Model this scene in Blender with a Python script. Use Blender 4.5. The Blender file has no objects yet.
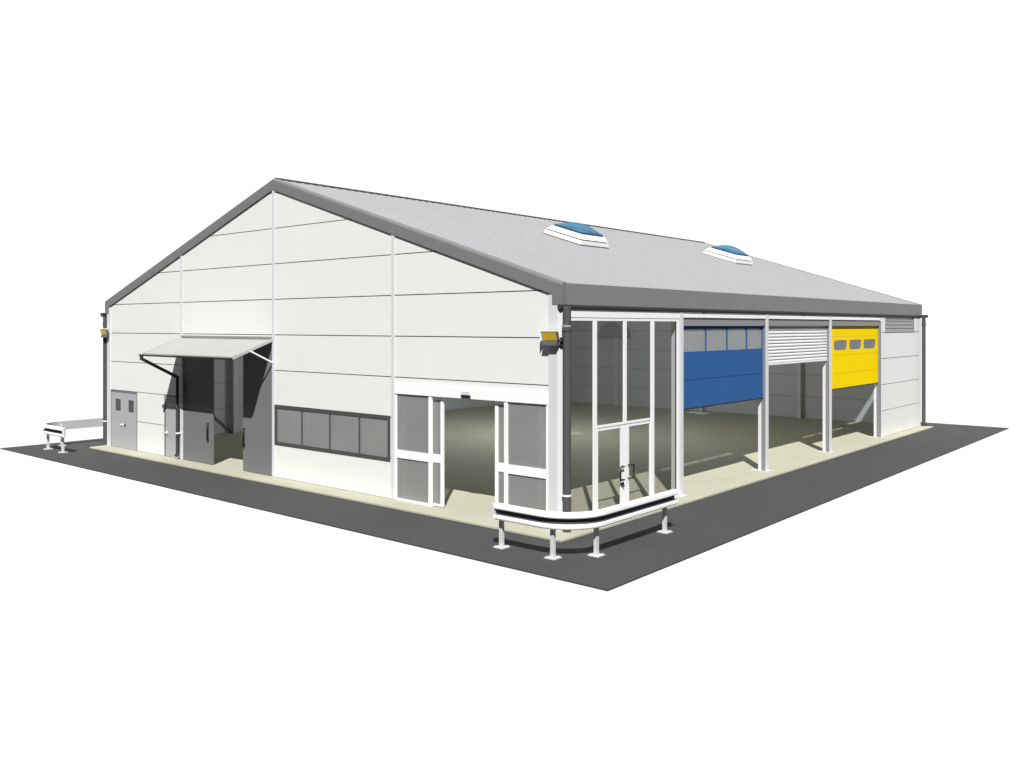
import bpy, bmesh, math
from mathutils import Vector
S = bpy.context.scene
COL = S.collection
# ------------------------------------------------------------------ helpers
class MB:
    """collects boxes, prisms, tubes and quads, several materials, one mesh object"""
    def __init__(s): s.v = []; s.f = []; s.m = []; s.sm = []
    def poly(s, pts, faces, m=0, smooth=False):
        b = len(s.v); s.v += [tuple(p) for p in pts]
        for f in faces: s.f.append([b + i for i in f]); s.m.append(m); s.sm.append(smooth)
    def box(s, x0, x1, y0, y1, z0, z1, m=0):
        p = [(x, y, z) for z in (z0, z1) for y in (y0, y1) for x in (x0, x1)]
        s.poly(p, [(0, 2, 3, 1), (4, 5, 7, 6), (0, 1, 5, 4), (2, 6, 7, 3), (0, 4, 6, 2), (1, 3, 7, 5)], m)
    def prism(s, ring, off, m=0, smooth=False):
        """ring of 3-D points, extruded by vector off"""
        n = len(ring); o = Vector(off)
        p = [Vector(r) for r in ring] + [Vector(r) + o for r in ring]
        s.poly(p, [tuple(range(n))[::-1], tuple(range(n, 2 * n))], m)
        s.poly(p, [(i, (i + 1) % n, n + (i + 1) % n, n + i) for i in range(n)], m, smooth)
    def tube(s, pts, r, m=0, n=12, cap=True):
        pts = [Vector(p) for p in pts]; rings = []
        for i, p in enumerate(pts):
            a = (pts[i] - pts[i - 1]).normalized() if i else None
            b = (pts[i + 1] - pts[i]).normalized() if i < len(pts) - 1 else None
            t = (a + b).normalized() if a and b else (a or b)
            k = 1 / max(.4, t.dot(b or a))
            ref = Vector((0, 0, 1)) if abs(t.z) < .9 else Vector((0, 1, 0))
            if i == 0: u = t.cross(ref).normalized()
            else: u = (u - t * u.dot(t)).normalized()
            w = t.cross(u)
            rings.append([p + (u * math.cos(q) + w * math.sin(q)) * r * (k if a and b else 1) for q in [2 * math.pi * j / n for j in range(n)]])
        P = [q for R in rings for q in R]; F = []
        for i in range(len(rings) - 1):
            for j in range(n):
                F.append((i * n + j, i * n + (j + 1) % n, (i + 1) * n + (j + 1) % n, (i + 1) * n + j))
        s.poly(P, F, m, True)
        if cap: s.poly(P, [tuple(range(n))[::-1], tuple(range(len(P) - n, len(P)))], m)
    def build(s, name, mats, parent=None, root=None, bevel=0, **tags):
        me = bpy.data.meshes.new(name)
        org = Vector((0, 0, 0))
        r = parent
        while r is not None and r.parent is not None: r = r.parent
        if r is not None: org = r.location.copy()
        elif root is not None: org = Vector(root)
        me.from_pydata([Vector(v) - org for v in s.v], [], s.f)
        for q in (mats if isinstance(mats, (list, tuple)) else [mats]): me.materials.append(q)
        me.polygons.foreach_set('material_index', s.m)
        me.polygons.foreach_set('use_smooth', s.sm)
        bm = bmesh.new(); bm.from_mesh(me); bmesh.ops.recalc_face_normals(bm, faces=bm.faces); bm.to_mesh(me); bm.free()
        o = bpy.data.objects.new(name, me); COL.objects.link(o)
        if parent is not None: o.parent = parent
        elif root is not None: o.location = org
        if bevel:
            b = o.modifiers.new('bevel', 'BEVEL'); b.width = bevel; b.segments = 2; b.limit_method = 'ANGLE'
        for k, v in tags.items(): o[k] = v
        return o
def bx(*a):
    m = MB(); m.box(*a); return m
def empty(name, loc, label, cat, group=None):
    o = bpy.data.objects.new(name, None); COL.objects.link(o); o.location = loc; o.empty_display_size = .3
    o['label'] = label; o['category'] = cat
    if group: o['group'] = group
    return o
# ------------------------------------------------------------------ materials
def mat(name, col, rough=.5, var=.04, scale=3., metal=0, bump=0, bscale=60, spec=.4, stretch=(1, 1, 1), grime=0):
    m = bpy.data.materials.new(name); m.use_nodes = True; nt = m.node_tree; N = nt.nodes; L = nt.links
    b = N['Principled BSDF']; b.inputs['Roughness'].default_value = rough; b.inputs['Metallic'].default_value = metal
    b.inputs['Specular IOR Level'].default_value = spec
    tc = N.new('ShaderNodeTexCoord'); mp = N.new('ShaderNodeMapping'); mp.inputs['Scale'].default_value = stretch
    L.new(tc.outputs['Object'], mp.inputs['Vector'])
    nz = N.new('ShaderNodeTexNoise'); nz.inputs['Scale'].default_value = scale; nz.inputs['Detail'].default_value = 6
    nz.inputs['Roughness'].default_value = .65
    L.new(mp.outputs['Vector'], nz.inputs['Vector'])
    cr = N.new('ShaderNodeValToRGB'); e = cr.color_ramp.elements
    e[0].position = .3; e[1].position = .7
    e[0].color = (*[c * (1 - var) for c in col], 1); e[1].color = (*[min(1, c * (1 + var)) for c in col], 1)
    L.new(nz.outputs['Fac'], cr.inputs['Fac'])
    out = cr.outputs['Color']
    if grime:
        n2 = N.new('ShaderNodeTexNoise'); n2.inputs['Scale'].default_value = 90; n2.inputs['Detail'].default_value = 3
        L.new(tc.outputs['Object'], n2.inputs['Vector'])
        r2 = N.new('ShaderNodeMapRange'); r2.inputs[1].default_value = .3; r2.inputs[2].default_value = .7
        r2.inputs[3].default_value = 1 - grime; r2.inputs[4].default_value = 1 + grime
        L.new(n2.outputs['Fac'], r2.inputs['Value'])
        mx = N.new('ShaderNodeVectorMath'); mx.operation = 'SCALE'
        L.new(out, mx.inputs[0]); L.new(r2.outputs[0], mx.inputs['Scale']); out = mx.outputs[0]
    L.new(out, b.inputs['Base Color'])
    if bump:
        n3 = N.new('ShaderNodeTexNoise'); n3.inputs['Scale'].default_value = bscale; n3.inputs['Detail'].default_value = 4
        L.new(tc.outputs['Object'], n3.inputs['Vector'])
        bp = N.new('ShaderNodeBump'); bp.inputs['Strength'].default_value = bump; bp.inputs['Distance'].default_value = .01
        L.new(n3.outputs['Fac'], bp.inputs['Height']); L.new(bp.outputs['Normal'], b.inputs['Normal'])
    return m
def glass(name, clear, haze, hazefac, gloss=.04):
    """tinted see-through pane with a thin grey film and a faint reflection"""
    m = bpy.data.materials.new(name); m.use_nodes = True; nt = m.node_tree; N = nt.nodes; L = nt.links
    for n in list(N):
        if n.type == 'BSDF_PRINCIPLED': N.remove(n)
    out = [n for n in N if n.type == 'OUTPUT_MATERIAL'][0]
    t = N.new('ShaderNodeBsdfTransparent'); t.inputs[0].default_value = (*clear, 1)
    d = N.new('ShaderNodeBsdfDiffuse')
    nz = N.new('ShaderNodeTexNoise'); nz.inputs['Scale'].default_value = 1.5
    tc = N.new('ShaderNodeTexCoord'); L.new(tc.outputs['Object'], nz.inputs['Vector'])
    cr = N.new('ShaderNodeValToRGB'); cr.color_ramp.elements[0].color = (*[c * .93 for c in haze], 1); cr.color_ramp.elements[1].color = (*[c * 1.07 for c in haze], 1)
    L.new(nz.outputs['Fac'], cr.inputs['Fac']); L.new(cr.outputs['Color'], d.inputs['Color'])
    a = N.new('ShaderNodeMixShader'); a.inputs[0].default_value = hazefac
    L.new(t.outputs[0], a.inputs[1]); L.new(d.outputs[0], a.inputs[2])
    g = N.new('ShaderNodeBsdfGlossy'); g.inputs['Roughness'].default_value = .03
    c = N.new('ShaderNodeMixShader'); c.inputs[0].default_value = gloss
    L.new(a.outputs[0], c.inputs[1]); L.new(g.outputs[0], c.inputs[2]); L.new(c.outputs[0], out.inputs['Surface'])
    return m
M = dict(
    panel=mat('white_cladding', (.80, .805, .785), .5, .012, 1.2, bump=.03, bscale=25),
    sidepanel=mat('pale_cladding', (.815, .82, .81), .5, .012, 1.2, bump=.03, bscale=25),
    gasket=mat('dark_gasket', (.02, .02, .02), .9),
    lining=mat('inner_lining', (.61, .63, .65), .6, .03, .8),
    trim=mat('pale_grey_trim', (.66, .665, .69), .45, .015),
    white=mat('white_paint', (.95, .95, .95), .4, .005),
    steel=mat('pale_steel_paint', (.70, .70, .72), .5, .02, spec=.2),
    roof=mat('grey_roof_sheet', (.325, .33, .34), .6, .03, .5, stretch=(.3, 2, 1), bump=.03, spec=.2),
    barge=mat('mid_grey_flashing', (.192, .193, .196), .6, .03, 2, spec=.15),
    fascia=mat('grey_fascia', (.225, .227, .234), .6, .03, 1.5, spec=.15),
    gutter=mat('dark_grey_gutter', (.055, .055, .058), .6, .05, spec=.15),
    pipe=mat('charcoal_downpipe', (.085, .085, .086), .6, .05, spec=.15),
    cantrim=mat('canopy_trim', (.46, .465, .45), .6, .01, spec=.1),
    railback=mat('rail_back_zinc', (.48, .48, .49), .5, .03, 6, spec=.2),
    dome_shade=mat('dome_foot_shade_blue', (.03, .075, .13), .5, .04, spec=.2),  # darker glass shading at the dome foot, painted as dark blue
    black=mat('black_metal', (.012, .012, .013), .4),
    tarmac=mat('asphalt', (.069, .069, .0725), .9, .05, .35, bump=.4, bscale=160, spec=.15, grime=.12),
    slab=mat('cream_concrete', (.456, .454, .354), .85, .06, 1.1, bump=.35, bscale=70, spec=.2, grime=.13),
    doorgrey=mat('light_grey_door', (.40, .405, .42), .5, .02),
    doorframe=mat('door_frame_grey', (.17, .17, .18), .5, .03),
    track=mat('guide_track_grey', (.235, .235, .26), .6, .03, spec=.15),
    groove_shade=mat('groove_shade_grey', (.10, .10, .115), .7, .04, spec=.1),  # shade inside the rail groove, painted in as dark grey
    barn=mat('mid_grey_door', (.178, .178, .184), .6, .03, 1, spec=.15),
    winframe=mat('window_frame_grey', (.075, .075, .073), .6, .03, spec=.15),
    blue=mat('blue_door_paint', (.036, .122, .33), .7, .03, 1, spec=.02),
    yellow=mat('yellow_door_paint', (1, .72, .0), .7, .008, 1, spec=.02),
    amber=mat('amber_lens', (.78, .50, .03), .4, .05, 8),
    lamp=mat('lamp_housing_grey', (.09, .095, .105), .5, .04),
    lintel=mat('grey_lintel', (.275, .275, .28), .6, .03, spec=.2),
    slat=mat('white_shutter_slat', (.88, .88, .90), .4, .015),
    hood=mat('hood_grey', (.36, .375, .42), .5, .03),
    hoodrim=mat('hood_rim_grey', (.62, .62, .65), .5, .03),
    rafter=mat('rafter_paint', (.45, .45, .46), .5, .03),
    galv=mat('galvanised_steel', (.60, .60, .61), .5, .04, 6, spec=.2),
    g_front=glass('grey_film_glass', (.62, .63, .62), (.60, .605, .605), .34),
    g_side=glass('tinted_glass', (.87, .87, .865), (.25, .25, .25), .03, .02),
    g_blue=glass('pale_door_glass', (.80, .82, .84), (.50, .505, .525), .42),
    g_yel=glass('grey_door_glass', (.82, .83, .85), (.36, .365, .41), .28),
    g_dark=glass('dark_door_glass', (.4, .4, .4), (.12, .12, .12), .75),
    g_louvre=glass('louvre_glass', (.96, .97, .96), (.70, .71, .70), .23),
    g_dome=glass('blue_dome_glass', (.55, .74, .88), (.07, .22, .36), .62, .05),
)
# ------------------------------------------------------------------ dimensions (metres)
XL, XR, YB = -20.34, 0., 25.2
XC = -10.17
RZ, EZ, SL = 8.39, 5.13, .3193            # ridge, eave, slope
rz = lambda x: RZ - SL * abs(x - XC)
POSTX = [-5.17, -10.17, -15.17]
COLY = [4.95, 9.95, 14.95, 20.09]
# ------------------------------------------------------------------ ground
m = bx(-22.86, 2.9, -2.59, 27.41, -.09, -.06); m.build('tarmac', M['tarmac'], kind='structure')
m = bx(XL - .0, .45, -.6, 25.4, -.058, 0); m.build('floor', M['slab'], kind='structure', bevel=.012)
# ------------------------------------------------------------------ building
B = empty('warehouse', (XC, 12.6, 0), 'large white panelled warehouse with grey pitched roof and half open coloured doors', 'building')
def subtract(rects, op):
    out = []
    a0, a1, b0, b1 = op
    for (x0, x1, z0, z1) in rects:
        if a1 <= x0 or a0 >= x1 or b1 <= z0 or b0 >= z1: out.append((x0, x1, z0, z1)); continue
        if z0 < b0: out.append((x0, x1, z0, b0))
        if z1 > b1: out.append((x0, x1, b1, z1))
        zz0, zz1 = max(z0, b0), min(z1, b1)
        if x0 < a0: out.append((x0, a0, zz0, zz1))
        if x1 > a1: out.append((a1, x1, zz0, zz1))
    return out
def clip(poly, a, b, c):                   # keep a*x+b*z<=c
    out = []
    for i in range(len(poly)):
        p, q = poly[i], poly[(i + 1) % len(poly)]
        dp, dq = a * p[0] + b * p[1] - c, a * q[0] + b * q[1] - c
        if dp <= 0: out.append(p)
        if dp * dq < 0:
            t = dp / (dp - dq); out.append((p[0] + t * (q[0] - p[0]), p[1] + t * (q[1] - p[1])))
    return out
def clad(u0, u1, breaks, nz, ops, to3, gable=False, ztop=None, skin=0):
    """horizontal cladding boards one metre high, open joints before a dark gasket, a lining inside"""
    mb = MB(); ed = [u0] + sorted(breaks) + [u1]
    def layer(z0, z1, x0, x1, d0, d1, mi):
        for r in [(x0, x1, z0, z1)]:
            rs = [r]
            for op in ops: rs = subtract(rs, op)
            for (a, b, c, d) in rs:
                pl = [(a, c), (b, c), (b, d), (a, d)]
                if gable:
                    lim = RZ - .18
                    pl = clip(pl, SL, 1, lim + SL * XC); pl = clip(pl, -SL, 1, lim - SL * XC)
                if len(pl) < 3: continue
                if max(p[0] for p in pl) - min(p[0] for p in pl) < .004 or max(p[1] for p in pl) - min(p[1] for p in pl) < .004: continue
                A = [to3(x, z, d0) for x, z in pl]; off = Vector(to3(pl[0][0], pl[0][1], d1)) - Vector(A[0])
                mb.prism(A, off, mi)
    for i in range(len(ed) - 1):
        for k in range(nz):
            zt = k + 1 if ztop is None else min(k + 1, ztop)
            if zt - k < .03: continue
            layer(k + .012, zt - .011, ed[i] + .003, ed[i + 1] - .003, 0, .05, 0)
            layer(k + .006, zt - .006, ed[i], ed[i + 1], .072, .10, 2)
    layer(0.002, ztop if ztop else nz, u0, u1, .05, .072, 1)
    return mb
OPS = [(-20.05, -18.08, 0, 2.0), (-16.27, -15.33, 0, 2.02), (-15.11, -10.23, 0, 3.82), (-10.11, -5.28, .92, 2.04), (-5.11, -.33, 0, 2.84)]
clad(XL + .3, -.33, POSTX, 9, OPS, lambda x, z, d: (x, d, z), True).build('wall', [M['panel'], M['gasket'], M['lining']], B)
clad(XL + .3, -.33, POSTX, 9, [], lambda x, z, d: (x, YB - d, z), True).build('wall', [M['panel'], M['gasket'], M['lining']], B)
clad(.33, YB - .3, COLY, 5, [], lambda y, z, d: (XL + d, y, z), ztop=4.9).build('wall', [M['sidepanel'], M['gasket'], M['lining']], B)
clad(20.10, YB - .12, [], 5, [(20.6, 24.28, 3.985, 4.62)], lambda y, z, d: (-.012 - d, y, z), ztop=4.62).build('wall', [M['sidepanel'], M['gasket'], M['lining']], B)
# corner posts, cover strips
def corner(fx, fy):
    ring = [(0, 0), (-.1, -.09), (-.1, -.33)]
    mb = MB(); r = [(-.33, -.03), (-.09, -.03), (0, .06), (0, .30), (-.33, .30)]
    pts = [(fx(a), fy(b), 0.004) for a, b in r]
    mb.prism(pts, (0, 0, 4.9)); return mb
corner(lambda a: a, lambda b: b).build('corner_post', M['trim'], B, bevel=.006)
corner(lambda a: XL - a, lambda b: b).build('corner_post', M['trim'], B, bevel=.006)
corner(lambda a: XL - a, lambda b: YB - b).build('corner_post', M['trim'], B, bevel=.006)
m = bx(-.1, .0, YB - .11, YB + .02, .004, 4.62); m.build('corner_post', M['trim'], B, bevel=.006)
for x in POSTX:
    bx(x - .055, x + .055, -.028, -.002, .004, rz(x) - .26).build('cover_strip', M['trim'], B, bevel=.006)
# steel columns: H sections
def hcol(mb, x0, x1, yc, z1, w=.17, t=.02, axis='x'):
    if axis == 'x':
        mb.box(x1 - t, x1, yc - w / 2, yc + w / 2, 0.01, z1); mb.box(x0, x0 + t, yc - w / 2, yc + w / 2, 0.01, z1)
        mb.box(x0 + t, x1 - t, yc - .008, yc + .008, 0.01, z1)
for yc in COLY:
    mb = MB(); fl = yc < 20
    if fl: mb.box(-.018, .004, yc - .075, yc + .085, .014, 4.575)
    mb.box(-.245, -.145, yc - .085, yc + .085, .014, 4.575); mb.box(-.145, -.018, yc + .0, yc + .085, .014, 4.575)
    c = mb.build('column', M['steel'], B)
    bx(-.143, -.02 if fl else -.004, yc - .082, yc - .002, .014, 4.45).build('guide_track', M['track'], c)
    bx(-.40, .10, yc - .2, yc + .2, .002, .014).build('base_plate', M['galv'], c)
for yc in COLY:
    mb = MB(); hcol(mb, XL + .102, XL + .38, yc, 4.85)
    mb.build('column', M['steel'], B)
for x in POSTX:
    mb = MB(); y0, y1 = YB - .38, YB - .102; z1 = rz(x) - .3
    mb.box(x - .085, x + .085, y0, y0 + .02, .002, z1); mb.box(x - .085, x + .085, y1 - .02, y1, .002, z1); mb.box(x - .008, x + .008, y0 + .02, y1 - .02, .002, z1)
    mb.build('column', M['steel'], B)
for yc in COLY:
    for sg in (-1, 1):
        mb = MB(); x0 = XC + sg * .01; x1 = XC + sg * 9.75
        mb.prism([(x0, yc - .08, rz(x0) - .22), (x1, yc - .08, rz(x1) - .22), (x1, yc - .08, rz(x1) - .62), (x0, yc - .08, rz(x0) - .5)], (0, .16, 0))
        mb.build('rafter', M['rafter'], B)
mb = MB(); mb.tube([(XL + .13, 3.6, 1.2), (XL + .13, 4.9, .06)], .05, n=8); mb.build('wall_brace', M['lintel'], B)
# ------------------------------------------------------------------ roof
X0r, X1r = XL - .04, XR + .04
YR0, YR1 = -.042, YB + .042
SKY = [(-5.70, 8.27), (-5.74, 18.87)]; SH, SW = .66, .66
mb = MB()
def rq(xa, xb, ya, yb, dz, mi=0):
    mb.poly([(xa, ya, rz(xa) + dz), (xb, ya, rz(xb) + dz), (xb, yb, rz(xb) + dz), (xa, yb, rz(xa) + dz)], [(0, 1, 2, 3)], mi)
ys = [YR0 + .12]; 
for cx, cy in SKY: ys += [cy - SW, cy + SW]
ys.append(YR1 - .12); xs = [XC, -5.72 - SH, -5.72 + SH, X1r - .01]
for i in range(3):
    for j in range(len(ys) - 1):
        if i == 1 and j in (1, 3): continue
        for dz, mi in ((0, 0), (-.14, 1)): rq(xs[i], xs[i + 1], ys[j], ys[j + 1], dz, mi)
for dz, mi in ((0, 0), (-.14, 1)): rq(X0r + .01, XC, YR0 + .12, YR1 - .12, dz, mi)
# trapezoidal ribs down the slope, broken where a roof light sits
y = YR0 + .35
def rib(xa, xb, y):
    a, b, h = .035, .022, .015
    P = []
    for x in (xa, xb):
        z = rz(x)
        P += [(x, y - a, z + .001), (x, y - b, z + h), (x, y + b, z + h), (x, y + a, z + .001)]
    mb.poly(P, [(0, 1, 5, 4), (1, 2, 6, 5), (2, 3, 7, 6), (0, 3, 2, 1), (4, 5, 6, 7)])
while y < YR1 - .25:
    cut = any(abs(y - cy) < .8 for _, cy in SKY)
    if cut: rib(XC + .09, -5.72 - .82, y); rib(-5.72 + .86, X1r - .02, y)
    else: rib(XC + .09, X1r - .02, y)
    rib(XC - .09, X0r + .02, y)
    y += .30
R = mb.build('roof', [M['roof'], M['lining']], B)
mb = MB()
mb.prism([(XC - .07, YR0 + .1, RZ + .012), (XC, YR0 + .1, RZ + .055), (XC + .07, YR0 + .1, RZ + .012), (XC + .07, YR0 + .1, RZ - .02), (XC, YR0 + .1, RZ + .005), (XC - .07, YR0 + .1, RZ - .02)], (0, YR1 - YR0 - .2, 0))
mb.build('ridge_cap', M['gutter'], R)
# barge boards with a rounded top edge, boxed ends
def barge(sg, ya, yb):
    mb = MB(); d = 1 if yb > ya else -1
    xe = XC + sg * (X1r - XC)
    prof = [(ya, -.30), (ya, -.035), (ya + d * .012, -.005), (ya + d * .03, .015), (ya + d * .06, .025), (ya + d * .14, .03), (ya + d * .14, -.30)]
    A = [(XC, yy, RZ + dz) for yy, dz in prof]; Bp = [(xe, yy, rz(xe) + dz) for yy, dz in prof]
    n = len(prof)
    mb.poly(A + Bp, [(i, (i + 1) % n, n + (i + 1) % n, n + i) for i in range(n)])
    mb.poly(A + Bp, [tuple(range(n, 2 * n))])
    xi = xe - sg * .27
    mb.box(min(xe - sg * .002, xi), max(xe - sg * .002, xi), min(ya + d * .003, ya + d * .14), max(ya + d * .003, ya + d * .14), 4.695, rz(xe) - .20)
    mb.build('barge_board', M['barge'], B)
for sg in (-1, 1):
    barge(sg, YR0, 0); barge(sg, YR1, YB)
for sg in (-1, 1):
    xe = XC + sg * (X1r - XC); xi = xe - sg * .03
    bx(min(xe, xi), max(xe, xi), YR0 + .1405, YR1 - .1405, 4.695, rz(xe) + .012).build('fascia', M['fascia'], B)
    xo = xe - sg * .035
    bx(min(xo, xo - sg * .2), max(xo, xo - sg * .2), YR0 + .15, YR1 - .15, 4.72, 4.86).build('soffit', M['fascia'], B)
# gutters
def gutter(xc, r, y0, y1, zc):
    mb = MB(); n = 10
    pr = [(xc + r * math.cos(math.pi + math.pi * i / n), zc + r * math.sin(math.pi + math.pi * i / n)) for i in range(n + 1)]
    pr += [(xc + r, zc + .035), (xc - r, zc + .035)]
    mb.prism([(a, y0, b) for a, b in pr], (0, y1 - y0, 0)); return mb
g = gutter(-.02, .06, -.05, YB + .3, 4.655).build('gutter', M['gutter'], B)
g2 = gutter(XL - .26, .09, -.04, YB + .3, 4.66).build('gutter', M['gutter'], B)
# downpipes
def downpipe(x, y, ztop, pts=None, foot=None, zs=(4.25, .75), rad=.078):
    mb = MB(); P = [(x, y, ztop), (x, y, .05)] if pts is None else pts
    mb.tube(P, rad, n=16)
    mb.tube([(x, y, ztop - .35), (x, y, ztop - .22)], rad + .01, n=16)
    if foot: mb.tube([(x, y, .16), (x, y, .1), foot], .082, n=12)
    d = mb.build('downpipe', M['pipe'], B)
    for z in zs:
        k = MB(); k.tube([(x, y, z - .018), (x, y, z + .018)], rad + .01, n=16); k.build('bracket', M['white'], d)
downpipe(.105, .03, 4.5, [(.105, .035, 4.66), (.105, .035, .02)], rad=.088)
downpipe(.10, YB + .07, 4.6, [(.10, YB + .07, 4.66), (.10, YB + .07, .09)], foot=(.10, YB + .33, .05), zs=())
downpipe(XL - .16, .03, 4.6, zs=(.85,))
mb = MB(); mb.box(-.04, .22, YB + .0, YB + .28, 4.60, 4.72); mb.build('rainwater_head', M['gutter'], B)
mb = MB(); mb.box(XL - .42, XL - .03, -.03, .22, 4.62, 4.72); mb.build('rainwater_head', M['gutter'], B)
# ------------------------------------------------------------------ roof lights
sl = Vector((1, 0, -SL)).normalized(); nn = Vector((SL, 0, 1)).normalized()
for cx, cy in SKY:
    c0 = Vector((cx, cy, rz(cx))) + nn * .004
    L = lambda s, y, h: c0 + sl * s + Vector((0, 1, 0)) * y + nn * h
    def frustum(mb, w0, h0, w1, h1, win, mi=0):
        o0 = [L(a * w0, b * w0, h0) for a, b in ((-1, -1), (1, -1), (1, 1), (-1, 1))]; o1 = [L(a * w1, b * w1, h1) for a, b in ((-1, -1), (1, -1), (1, 1), (-1, 1))]
        i0 = [L(a * win, b * win, h0) for a, b in ((-1, -1), (1, -1), (1, 1), (-1, 1))]; i1 = [L(a * win, b * win, h1) for a, b in ((-1, -1), (1, -1), (1, 1), (-1, 1))]
        P = o0 + o1 + i0 + i1
        F = []
        for i in range(4):
            j = (i + 1) % 4
            F += [(i, j, 4 + j, 4 + i), (8 + i, 12 + i, 12 + j, 8 + j), (4 + i, 4 + j, 12 + j, 12 + i), (i, 8 + i, 8 + j, j)]
        mb.poly(P, F, mi)
    mb = MB()
    frustum(mb, .775, 0, .775, .035, .60, 1); frustum(mb, .765, .035, .745, .15, .60); frustum(mb, .70, .15, .70, .185, .60, 2); frustum(mb, .72, .185, .62, .32, .53)
    # lining through the roof
    frustum(mb, .62, -.18, .62, 0, .60)
    frustum(mb, .58, .321, .56, .385, .53, 3)  # added ring carrying the painted shade below the dome
    sk = mb.build('skylight', [M['white'], M['fascia'], M['gutter'], M['dome_shade']], B)
    mb = MB(); n = 16; W = .56
    g = lambda t: (1 - abs(t) ** 1.8)
    P = []
    for i in range(n + 1):
        for j in range(n + 1):
            a, b = -1 + 2 * i / n, -1 + 2 * j / n
            P.append(L(a * W, b * W, .382 + .21 * (g(a) * g(b)) ** .62))
    mb.poly(P, [(i * (n + 1) + j, (i + 1) * (n + 1) + j, (i + 1) * (n + 1) + j + 1, i * (n + 1) + j + 1) for i in range(n) for j in range(n)], 0, True)
    mb.build('dome', M['g_dome'], sk)
# ------------------------------------------------------------------ front: grey double door, narrow door
D = bx(-20.05, -18.08, .03, .075, .004, 2.0)
D = MB(); D.box(-20.05, -20.0, .0, .08, .004, 2.0); D.box(-18.13, -18.08, 0, .08, .004, 2.0); D.box(-20.0, -18.13, 0, .08, 1.94, 2.0)
D = D.build('double_door', M['doorframe'], B, label='light grey double door with two small windows')
def leaf(x0, x1, wx0, wx1):
    mb = MB()
    for r in subtract([(x0, x1, .01, 1.935)], (wx0, wx1, 1.28, 1.69)): mb.box(r[0], r[1], .012, .06, r[2], r[3])
    mb.build('door_leaf', M['doorgrey'], D)
    bx(wx0, wx1, .03, .036, 1.28, 1.69).build('pane', M['g_dark'], D)
leaf(-19.995, -19.068, -19.7, -19.3); leaf(-19.062, -18.135, -18.76, -18.36)
h = MB(); h.box(-19.15, -19.10, -.0, .012, .76, .86); h.tube([(-19.12, -.0, .82), (-19.12, -.045, .82), (-19.2, -.045, .82)], .013, n=8); h.build('handle', M['white'], D)
h = MB(); h.box(-19.03, -18.93, -.0, .012, .76, .84); h.build('handle', M['gutter'], D)
D = MB(); D.box(-16.27, -16.2, 0, .08, .004, 2.02); D.box(-16.2, -15.33, 0, .08, 1.96, 2.02)
D = D.build('side_door', M['doorframe'], B, label='narrow light grey door behind the canopy drain pipe')
bx(-16.2, -15.335, .012, .06, .01, 1.955).build('door_leaf', M['doorgrey'], D)
h = MB(); h.box(-16.16, -16.1, .0, .012, .68, .84); h.tube([(-16.13, 0, .78), (-16.13, -.05, .78), (-16.02, -.05, .78)], .014, n=8); h.build('handle', M['white'], D)
# grey sliding doors, each a leaf
for (x0, x1, hx) in ((-15.09, -13.38, -13.58), (-11.71, -10.25, -11.62)):
    d = bx(x0, x1, .0, .07, .012, 3.8).build('sliding_door', M['barn'], B, bevel=.006, label='tall mid grey door leaf under the canopy')
    h = MB(); zc = 1.0; h.tube([(hx, .0, zc - .25), (hx, -.05, zc - .25), (hx, -.05, zc + .25), (hx, .0, zc + .25)], .024, n=8); h.build('handle', M['black'], d)
bx(-15.1, -10.24, .11, .16, 3.72, 3.82).build('door_track', M['barn'], B)
# canopy
C = MB(); xa, xb = -15.19, -10.22; yw, zw, yf, zf = -.012, 3.87, -1.25, 3.41
C.prism([(xa, yw, zw), (xa, yf, zf), (xa, yf, zf - .03), (xa, yw, zw - .03)], (xb - xa, 0, 0))
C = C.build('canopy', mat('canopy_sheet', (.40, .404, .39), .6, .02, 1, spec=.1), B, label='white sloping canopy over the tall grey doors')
e = MB(); e.prism([(xb + .001, yw, zw + .03), (xb + .001, yf - .03, zf + .02), (xb + .001, yf - .03, zf - .07), (xb + .001, yw, zw - .05)], (.04, 0, 0))
e.build('edge_trim', M['cantrim'], C)
e = MB(); e.prism([(xa - .001, yw, zw + .012), (xa - .001, yf - .03, zf + .012), (xa - .001, yf - .03, zf - .05), (xa - .001, yw, zw - .04)], (-.03, 0, 0))
e.build('edge_trim', M['cantrim'], C)
bx(xa, xb, -.03, -.004, 3.885, 3.95).build('flashing', M['lintel'], C)
e = MB(); e.prism([(xa - .17, yf - .0, zf - .035), (xa - .17, yf - .08, zf - .035), (xa - .17, yf - .08, zf - .06), (xa - .17, yf - .06, zf - .085), (xa - .17, yf - .02, zf - .085), (xa - .17, yf, zf - .06)], (xb - xa + .16, 0, 0))
e.build('gutter', M['black'], C)
e = MB(); px = -15.24
e.tube([(px, yf - .04, zf - .08), (px, yf - .04, zf - .17), (px, -.11, 2.62), (px, -.11, 2.5), (px, -.11, .2), (px - .02, -.16, .10)], .05, n=12)
e.build('drain_pipe', M['gutter'], C)
e = MB(); e.tube([(px, -.11, .82), (px, -.11, .86)], .058, n=12); e.box(px - .05, px + .09, -.11, .0, .825, .855); e.build('bracket', M['white'], C)
e = MB(); e.tube([(xb + .02, -.04, 3.22), (xb + .02, -.78, 3.57)], .026, n=8); e.build('stay', M['white'], C)
e = MB(); e.tube([(xa - .015, -.04, 3.22), (xa - .015, -.78, 3.57)], .026, n=8); e.build('stay', M['white'], C)
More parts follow.
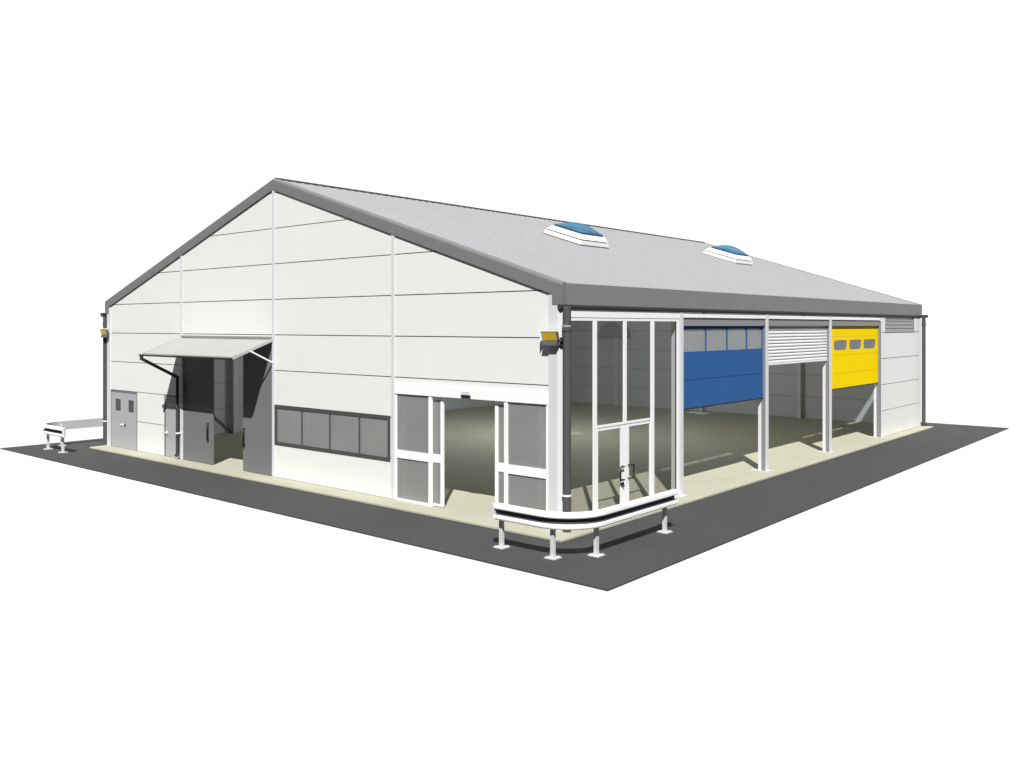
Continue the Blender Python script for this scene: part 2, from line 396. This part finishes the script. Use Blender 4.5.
# ribbon window
Wn = MB(); x0, x1, z0, z1 = -10.11, -5.28, .92, 2.04
Wn.box(x0, x1, -.02, .09, z1 - .10, z1); Wn.box(x0, x1, -.02, .09, z0, z0 + .085); Wn.box(x0, x0 + .11, -.018, .09, z0 + .085, z1 - .10); Wn.box(x1 - .09, x1, -.018, .09, z0 + .085, z1 - .10)
mu = [-8.86, -7.65, -6.45]
for x in mu: Wn.box(x - .03, x + .03, -.008, .09, z0 + .085, z1 - .10)
Wn = Wn.build('ribbon_window', M['winframe'], B, label='long low window strip in a dark grey frame with four panes')
ed = [x0 + .11] + mu + [x1 - .09]
for i in range(4):
    a = ed[i] + (.03 if i else 0); b = ed[i + 1] - (.03 if i < 3 else 0)
    bx(a, b, -.003, .003, z0 + .085, z1 - .10).build('pane', M['g_front'], Wn)
# automatic glass doors
A = MB(); x0, x1 = -5.10, -.335
A.box(x0, x1, -.045, .09, 2.60, 2.84)
A.box(x0, x0 + .07, -.03, .05, .004, 2.6); A.box(x1 - .06, x1, -.03, .05, .004, 2.6)
A.box(-3.92, -3.82, -.03, .03, .004, 2.6); A.box(-1.56, -1.46, -.03, .03, .004, 2.6)
for a, b in ((x0 + .07, -3.92), (-1.46, x1 - .06)):
    A.box(a, b, -.03, .03, 1.04, 1.235); A.box(a, b, -.03, .03, .004, .06)
A = A.build('automatic_door', M['white'], B, bevel=.004, label='white framed automatic glass doors standing open')
for a, b in ((x0 + .07, -3.92), (-1.46, x1 - .06)):
    for c, d in ((.06, 1.04), (1.235, 2.6)): bx(a, b, -.004, .002, c, d).build('pane', M['g_front'], A)
for a, b in ((-4.85, -3.50), (-1.89, -.60)):
    lf = MB(); y0, y1 = .045, .085
    s0 = (a, a + .09); s1 = (b - .09, b)
    for q in (s0, s1): lf.box(q[0], q[1], y0, y1, .02, 2.56)
    lf.box(a + .09, b - .09, y0, y1, 1.04, 1.235); lf.box(a + .09, b - .09, y0, y1, .02, .07); lf.box(a + .09, b - .09, y0, y1, 2.51, 2.56)
    lf.build('sliding_leaf', M['white'], A)
    for c, d in ((.07, 1.04), (1.235, 2.51)): bx(a + .09, b - .09, .062, .068, c, d).build('pane', M['g_front'], A)
s = MB(); s.box(-2.80, -2.54, -.09, -.047, 2.69, 2.77, 0); s.box(-2.80, -2.54, -.095, -.047, 2.63, 2.688, 1)
s.build('motion_sensor', [M['trim'], M['black']], A)
# ------------------------------------------------------------------ right side: beams, glazed bay, coloured doors
bx(-.10, .0, .31, 4.865, 4.43, 4.56).build('edge_beam', M['white'], B, bevel=.004)
for i in range(3):
    bx(-.10, .0, COLY[i] + .086, COLY[i + 1] - .086, 4.46, 4.555).build('edge_beam', M['white'], B, bevel=.004)
    bx(-.12, -.03, COLY[i] + .086, COLY[i + 1] - .086, 4.255, 4.455).build('lintel', M['lintel'], B)
# glazed corner bay
G = MB(); gx0, gx1 = -.036, -.01
G.box(gx0, gx1, .305, .33, .06, 4.36); G.box(gx0, gx1, 4.74, 4.86, .06, 4.36); G.box(gx0, gx1, .305, 4.86, .004, .06); G.box(gx0, gx1, .305, 4.86, 4.36, 4.428)
for a, b in ((1.14, 1.29), (3.51, 3.67)): G.box(gx0, gx1, a, b, .06, 4.36)
G.box(gx0, gx1, 2.33, 2.47, 2.07, 4.36)
G.box(gx0, gx1, 1.29, 3.51, 2.015, 2.07)
G = G.build('glazed_screen', M['white'], B, bevel=.004, label='tall white framed glass corner bay with a pair of glass doors')
for a, b, c, d in ((.33, 1.14, .06, 4.36), (1.29, 2.33, 2.07, 4.36), (2.47, 3.51, 2.07, 4.36), (3.67, 4.74, .06, 4.36)):
    bx(-.026, -.020, a, b, c, d).build('pane', M['g_side'], G)
for a, b, st in ((1.30, 2.392, 1), (2.400, 3.50, 0)):
    lf = MB(); e0, e1 = (a, a + (.03 if st else .17)), (b - (.17 if st else .03), b)
    lf.box(-.042, -.015, *e0, .02, 1.995); lf.box(-.042, -.015, *e1, .02, 1.995)
    lf.box(-.042, -.015, e0[1], e1[0], 1.945, 1.995); lf.box(-.042, -.015, e0[1], e1[0], .02, .1)
    lf.build('glass_door', M['white'], G)
    bx(-.032, -.026, e0[1], e1[0], .1, 1.945).build('pane', M['g_side'], G)
    yc = e1[0] - .10 if st else e0[1] + .10
    ye = e1[0] + .05 if st else e0[1] - .05
    hd = MB(); hd.tube([(-.02, ye, .77), (.05, ye, .77), (.05, yc, .77), (.05, yc, 1.07), (.05, ye, 1.07), (-.02, ye, 1.07)], .014, n=8)
    hd.build('door_handle', M['black'], G)
lk = MB(); lk.box(-.02, -.005, 2.24, 2.34, .60, .70); lk.tube([(-.01, 2.29, .62), (.04, 2.29, .62)], .02, n=8); lk.build('lock', M['gutter'], G)
# blue sectional door
dx0, dx1 = -.16, -.10
ya, yb = COLY[0] + .10, COLY[1] - .05
Bl = MB()
Bl.box(dx0, dx1, ya, yb, 2.15, 2.86); Bl.box(dx0, dx1, ya, yb, 2.872, 3.59)
Bl.box(dx0, dx1, ya, yb, 4.17, 4.25)
mus = [6.40, 7.60, 8.80]
for y in [ya + .04] + mus + [yb - .05]: Bl.box(dx1 - .02, dx1, y - .038, y + .038, 3.592, 4.17)
Bl = Bl.build('sectional_door', M['blue'], B, label='half open blue sectional door with a row of windows')
bx(dx0 + .005, dx1 - .015, ya, yb, 2.86, 2.872).build('joint', M['gasket'], Bl)
ed = [ya + .04] + mus + [yb - .05]
for i in range(4): bx(-.112, -.106, ed[i] + .038, ed[i + 1] - .038, 3.592, 4.17).build('pane', M['g_blue'], Bl)
bx(-.17, -.09, ya, yb, 2.12, 2.148).build('bottom_seal', M['gasket'], Bl)
# white roller shutter: curved slats
ya, yb = COLY[1] + .10, COLY[2] - .05
Sh = MB(); z = 3.125; p = .098
while z < 4.22:
    z1 = min(z + p - .012, 4.25)
    pr = [(-.14, z), (-.115, z + .004), (-.10, z + (z1 - z) * .3), (-.10, z + (z1 - z) * .75), (-.118, z1 - .002), (-.14, z1)]
    Sh.prism([(a, ya, b) for a, b in pr], (0, yb - ya, 0)); Sh.box(-.135, -.122, ya, yb, z1, z1 + .012, 1)
    z += p
Sh = Sh.build('roller_shutter', [M['slat'], M['gasket']], B, label='white slatted roller shutter rolled most of the way up')
bx(-.15, -.09, ya, yb, 3.085, 3.122).build('bottom_bar', M['slat'], Sh)
# yellow sectional door
ya, yb = COLY[2] + .10, COLY[3] - .05
wins = [(15.50, 16.76), (16.98, 18.22), (18.44, 19.76)]
Ye = MB()
def band(z0, z1): Ye.box(dx0, dx1, ya, yb, z0, z1)
band(2.10, 2.605); band(2.612, 3.24)
for r in [(ya, yb, 3.247, 3.88)]:
    rs = [r]
    for w in wins: rs = subtract(rs, (w[0], w[1], 3.41, 3.755))
    for q in rs: Ye.box(dx0, dx1, q[0], q[1], q[2], q[3])
band(3.887, 4.25)
for w in wins:                              # rounded corner fillets of the windows
    for sy, yy in ((1, w[0]), (-1, w[1])):
        for sz, zz in ((1, 3.41), (-1, 3.755)):
            r = .13; ring = [(dx1 - .001, yy, zz)] + [(dx1 - .001, yy + sy * (r - r * math.sin(t)), zz + sz * (r - r * math.cos(t))) for t in [math.pi / 2 * k / 5 for k in range(6)]]
            Ye.prism(ring, (-.05, 0, 0))
Ye = Ye.build('sectional_door', M['yellow'], B, label='half open yellow sectional door with three rounded windows')
for w in wins: bx(-.112, -.106, w[0], w[1], 3.41, 3.755).build('pane', M['g_yel'], Ye)
bx(-.17, -.09, ya, yb, 2.07, 2.098).build('bottom_seal', M['gasket'], Ye)
# glass louvre above the end wall
Lv = MB(); Lv.box(-.09, -.0, 20.6, 20.66, 3.99, 4.615); Lv.box(-.09, -.0, 24.22, 24.28, 3.99, 4.615); Lv.box(-.09, 0, 20.66, 24.22, 3.99, 4.02); Lv.box(-.09, 0, 20.66, 24.22, 4.59, 4.615)
Lv = Lv.build('louvre_window', M['lintel'], B, label='narrow grey glass louvre window under the eave')
for i in range(4):
    z = 4.02 + i * .1425
    q = MB(); q.prism([(-.052, 20.66, z + .137), (-.047, 20.66, z + .137), (-.028, 20.66, z + .004), (-.033, 20.66, z + .004)], (0, 3.56, 0))
    q.build('louvre_blade', M['g_louvre'], Lv)
    if i: bx(-.045, -.03, 20.66, 24.22, z - .006, z + .003).build('blade_rail', M['doorframe'], Lv)
# ------------------------------------------------------------------ half-round hood on the inner back wall
H = MB(); hc = (-15.41, 3.65); n = 20
ring = [(hc[0] + 0.95 * math.cos(math.pi * i / n), YB - .103, hc[1] + 0.95 * math.sin(math.pi * i / n)) for i in range(n + 1)]
H.prism(ring, (0, -.36, 0), 0)
ri = [(hc[0] + r * math.cos(t), YB - .463, hc[1] + r * math.sin(t)) for r, t in [(0.95, math.pi * i / n) for i in range(n + 1)] + [(.83, math.pi * (n - i) / n) for i in range(n + 1)]]
H.prism(ri, (0, -.04, 0), 1)
H.build('hood', [M['hood'], M['hoodrim']], root=(hc[0], YB - .1, hc[1]), label='grey half-round hood high on the inner back wall behind the glazed bay', category='hood')
# ------------------------------------------------------------------ guard rails
def guard(mir, label):
    fx = (lambda x: x) if not mir else (lambda x: 2 * XC + .10 - x)
    root = empty('guard_rail', (fx(1.2), -1.2, -.06), label, 'guard rail', 'steel guard rails at the building corners')
    # W-beam swept round the corner; path is the back face
    path = []
    R, cx, cy = .84, .80, -.91            # arc centre
    e0 = -.65 if mir else -.25
    path.append(((e0, -1.75), (0, -1)))
    for i in range(17):
        t = -math.pi / 2 + math.pi / 2 * i / 16
        path.append(((cx + R * math.cos(t), cy + R * math.sin(t)), (math.cos(t), math.sin(t))))
    path.append(((1.64, 1.75), (1, 0)))
    prof = [(.0, .160), (.05, .158), (.08, .142), (.09, .12), (.09, .07), (.078, .052), (.0, .044), (.0, -.044), (.078, -.052), (.09, -.07), (.09, -.12), (.08, -.142), (.05, -.158), (.0, -.160)]
    front = prof; back = [(-.014, -.160), (-.014, .160)]
    P = []; ring = front + back; n = len(ring)
    for (x, y), (nx, ny) in path:
        for d, h in ring: P.append((fx(x + nx * d), y + ny * d, .665 + h))
    F = []
    q = len(prof); mb = MB(); FF = {0: [], 1: [], 2: []}
    for i in range(len(path) - 1):
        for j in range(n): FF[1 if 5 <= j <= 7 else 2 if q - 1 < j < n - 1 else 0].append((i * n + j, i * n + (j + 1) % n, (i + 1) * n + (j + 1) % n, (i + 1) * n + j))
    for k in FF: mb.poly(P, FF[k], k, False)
    for base in (0, (len(path) - 1) * n):
        mb.poly(P, [tuple(base + j for j in range(n))])
    mb.build('rail', [M['white'], M['groove_shade'], M['railback']], root)  # second material paints the shade into the recess between the ridges
    mb = MB()                               # rounded end shoe
    e = [(e0, -1.845), (e0 - .05, -1.845), (e0 - .08, -1.80), (e0 - .05, -1.75), (e0, -1.74)]
    mb.prism([(fx(a), b, .515) for a, b in e], (0, 0, .30)); mb.build('end_cap', M['trim'], root)
    for (px, py, nx, ny) in ((-.225, -1.64, 0, -1), (1.02, -1.62, .3, -.95), (1.53, -.95, 1, 0), (1.54, 1.52, 1, 0)):
        mb = MB(); a = .038
        mb.box(fx(px) - a, fx(px) + a, py - a, py + a, -.05, .72); mb.box(fx(px + nx * .055) - .03, fx(px + nx * .055) + .03, py + ny * .055 - .03, py + ny * .055 + .03, .60, .73)
        po = mb.build('post', M['galv'], root, bevel=.004)
        mb = MB(); c = .12; mb.box(fx(px) - c, fx(px) + c, py - c, py + c, -.058, -.04)
        for sx in (-1, 1):
            for sy in (-1, 1): mb.tube([(fx(px) + sx * .085, py + sy * .085, -.04), (fx(px) + sx * .085, py + sy * .085, -.02)], .016, n=6)
        mb.build('base_plate', M['galv'], po)
    return root
guard(False, 'white steel guard rail curving round the near corner before the glazed bay')
guard(True, 'white steel guard rail round the far corner beside the grey double door')
# ------------------------------------------------------------------ floodlights
def flood(px, label, sg):
    root = empty('floodlight', (px, -.03, 3.94), label, 'floodlight', 'yellow floodlights on the corner posts')
    x0, x1 = px - .15 * sg - .19, px - .15 * sg + .19
    mb = MB(); zt, zm, zb = 4.135, 3.945, 3.845
    mb.prism([(x0, -.19, zt), (x0, -.135, zm), (x0, -.175, zb), (x0, -.09, zb - .01), (x0, -.045, zm), (x0, -.10, zt)], (x1 - x0, 0, 0))
    mb.build('housing', M['lamp'], root, bevel=.004)
    mb = MB(); mb.prism([(x0 + .02, -.193, zt - .015), (x0 + .02, -.140, zm + .008), (x0 + .02, -.135, zm + .008), (x0 + .02, -.188, zt - .015)], (x1 - x0 - .02, 0, 0)); mb.build('lens', M['amber'], root)
    mb = MB(); mb.box(x0 - .02, x1 + .0, -.205, -.10, zt + .001, zt + .025); mb.box(x0 - .02, x0 - .002, -.206, -.11, zm, zt); mb.build('rim', M['white'], root)
    xs = x1 if sg > 0 else x0
    mb = MB(); mb.tube([(xs, -.09, zm), (xs + .07 * sg, -.09, zm), (xs + .07 * sg, -.02, zm)], .02, n=8); mb.box(xs + .03 * sg - .03, xs + .07 * sg + .03, -.045, -.031, zm - .07, zm + .07); mb.build('bracket', M['black'], root)
    return root
flood(-.06, 'yellow floodlight on the near corner post above the automatic glass doors', 1)
flood(XL - .04, 'yellow floodlight on the far left corner post above the grey double door', -1)
# ------------------------------------------------------------------ camera, sun, surroundings
cam = bpy.data.cameras.new('camera'); co = bpy.data.objects.new('camera', cam); COL.objects.link(co)
co.location = (11.047, -14.576, 4.251); co.rotation_euler = (math.pi / 2, 0, .7050)
cam.sensor_width = 36; cam.lens = 881.66 * 36 / 1024; cam.shift_y = -(384 - 325.91) / 1024
cam.clip_end = 500; S.camera = co
sd = Vector((-.60, .745, -1)).normalized()
su = bpy.data.lights.new('sun', 'SUN'); so = bpy.data.objects.new('sun', su); COL.objects.link(so)
su.energy = 5.0; su.angle = math.radians(.5); su.color = (1, .99, .97)
so.rotation_euler = sd.to_track_quat('-Z', 'Y').to_euler(); so.location = (10, -15, 25)
il = bpy.data.lights.new('hall_lamp', 'POINT'); io = bpy.data.objects.new('hall_lamp', il); COL.objects.link(io)
il.energy = 590; il.shadow_soft_size = .5; io.location = (XC, 12.6, 5.6)
# pale studio surround: bright white behind the model, dim elsewhere
w = bpy.data.worlds.new('World'); S.world = w; w.use_nodes = True; N = w.node_tree.nodes; L = w.node_tree.links
bg = N['Background']; tc = N.new('ShaderNodeTexCoord')
dt = N.new('ShaderNodeVectorMath'); dt.operation = 'DOT_PRODUCT'; dt.inputs[1].default_value = (-.648, .762, 0)
L.new(tc.outputs['Generated'], dt.inputs[0])
r1 = N.new('ShaderNodeMapRange'); r1.interpolation_type = 'SMOOTHSTEP'
for i, v in ((1, .12), (2, .42), (3, 0), (4, 1)): r1.inputs[i].default_value = v
L.new(dt.outputs['Value'], r1.inputs['Value'])
mx = N.new('ShaderNodeMix'); mx.data_type = 'RGBA'
mx.inputs['A'].default_value = (.040, .042, .048, 1); mx.inputs['B'].default_value = (1, 1, 1, 1)
L.new(r1.outputs[0], mx.inputs['Factor']); L.new(mx.outputs['Result'], bg.inputs['Color']); bg.inputs['Strength'].default_value = 1.
S.view_settings.view_transform = 'Standard'; S.view_settings.look = 'None'; S.view_settings.exposure = .2; S.view_settings.gamma = 1
S.render.engine = 'CYCLES'; S.cycles.max_bounces = 10; S.cycles.diffuse_bounces = 5; S.cycles.transparent_max_bounces = 24
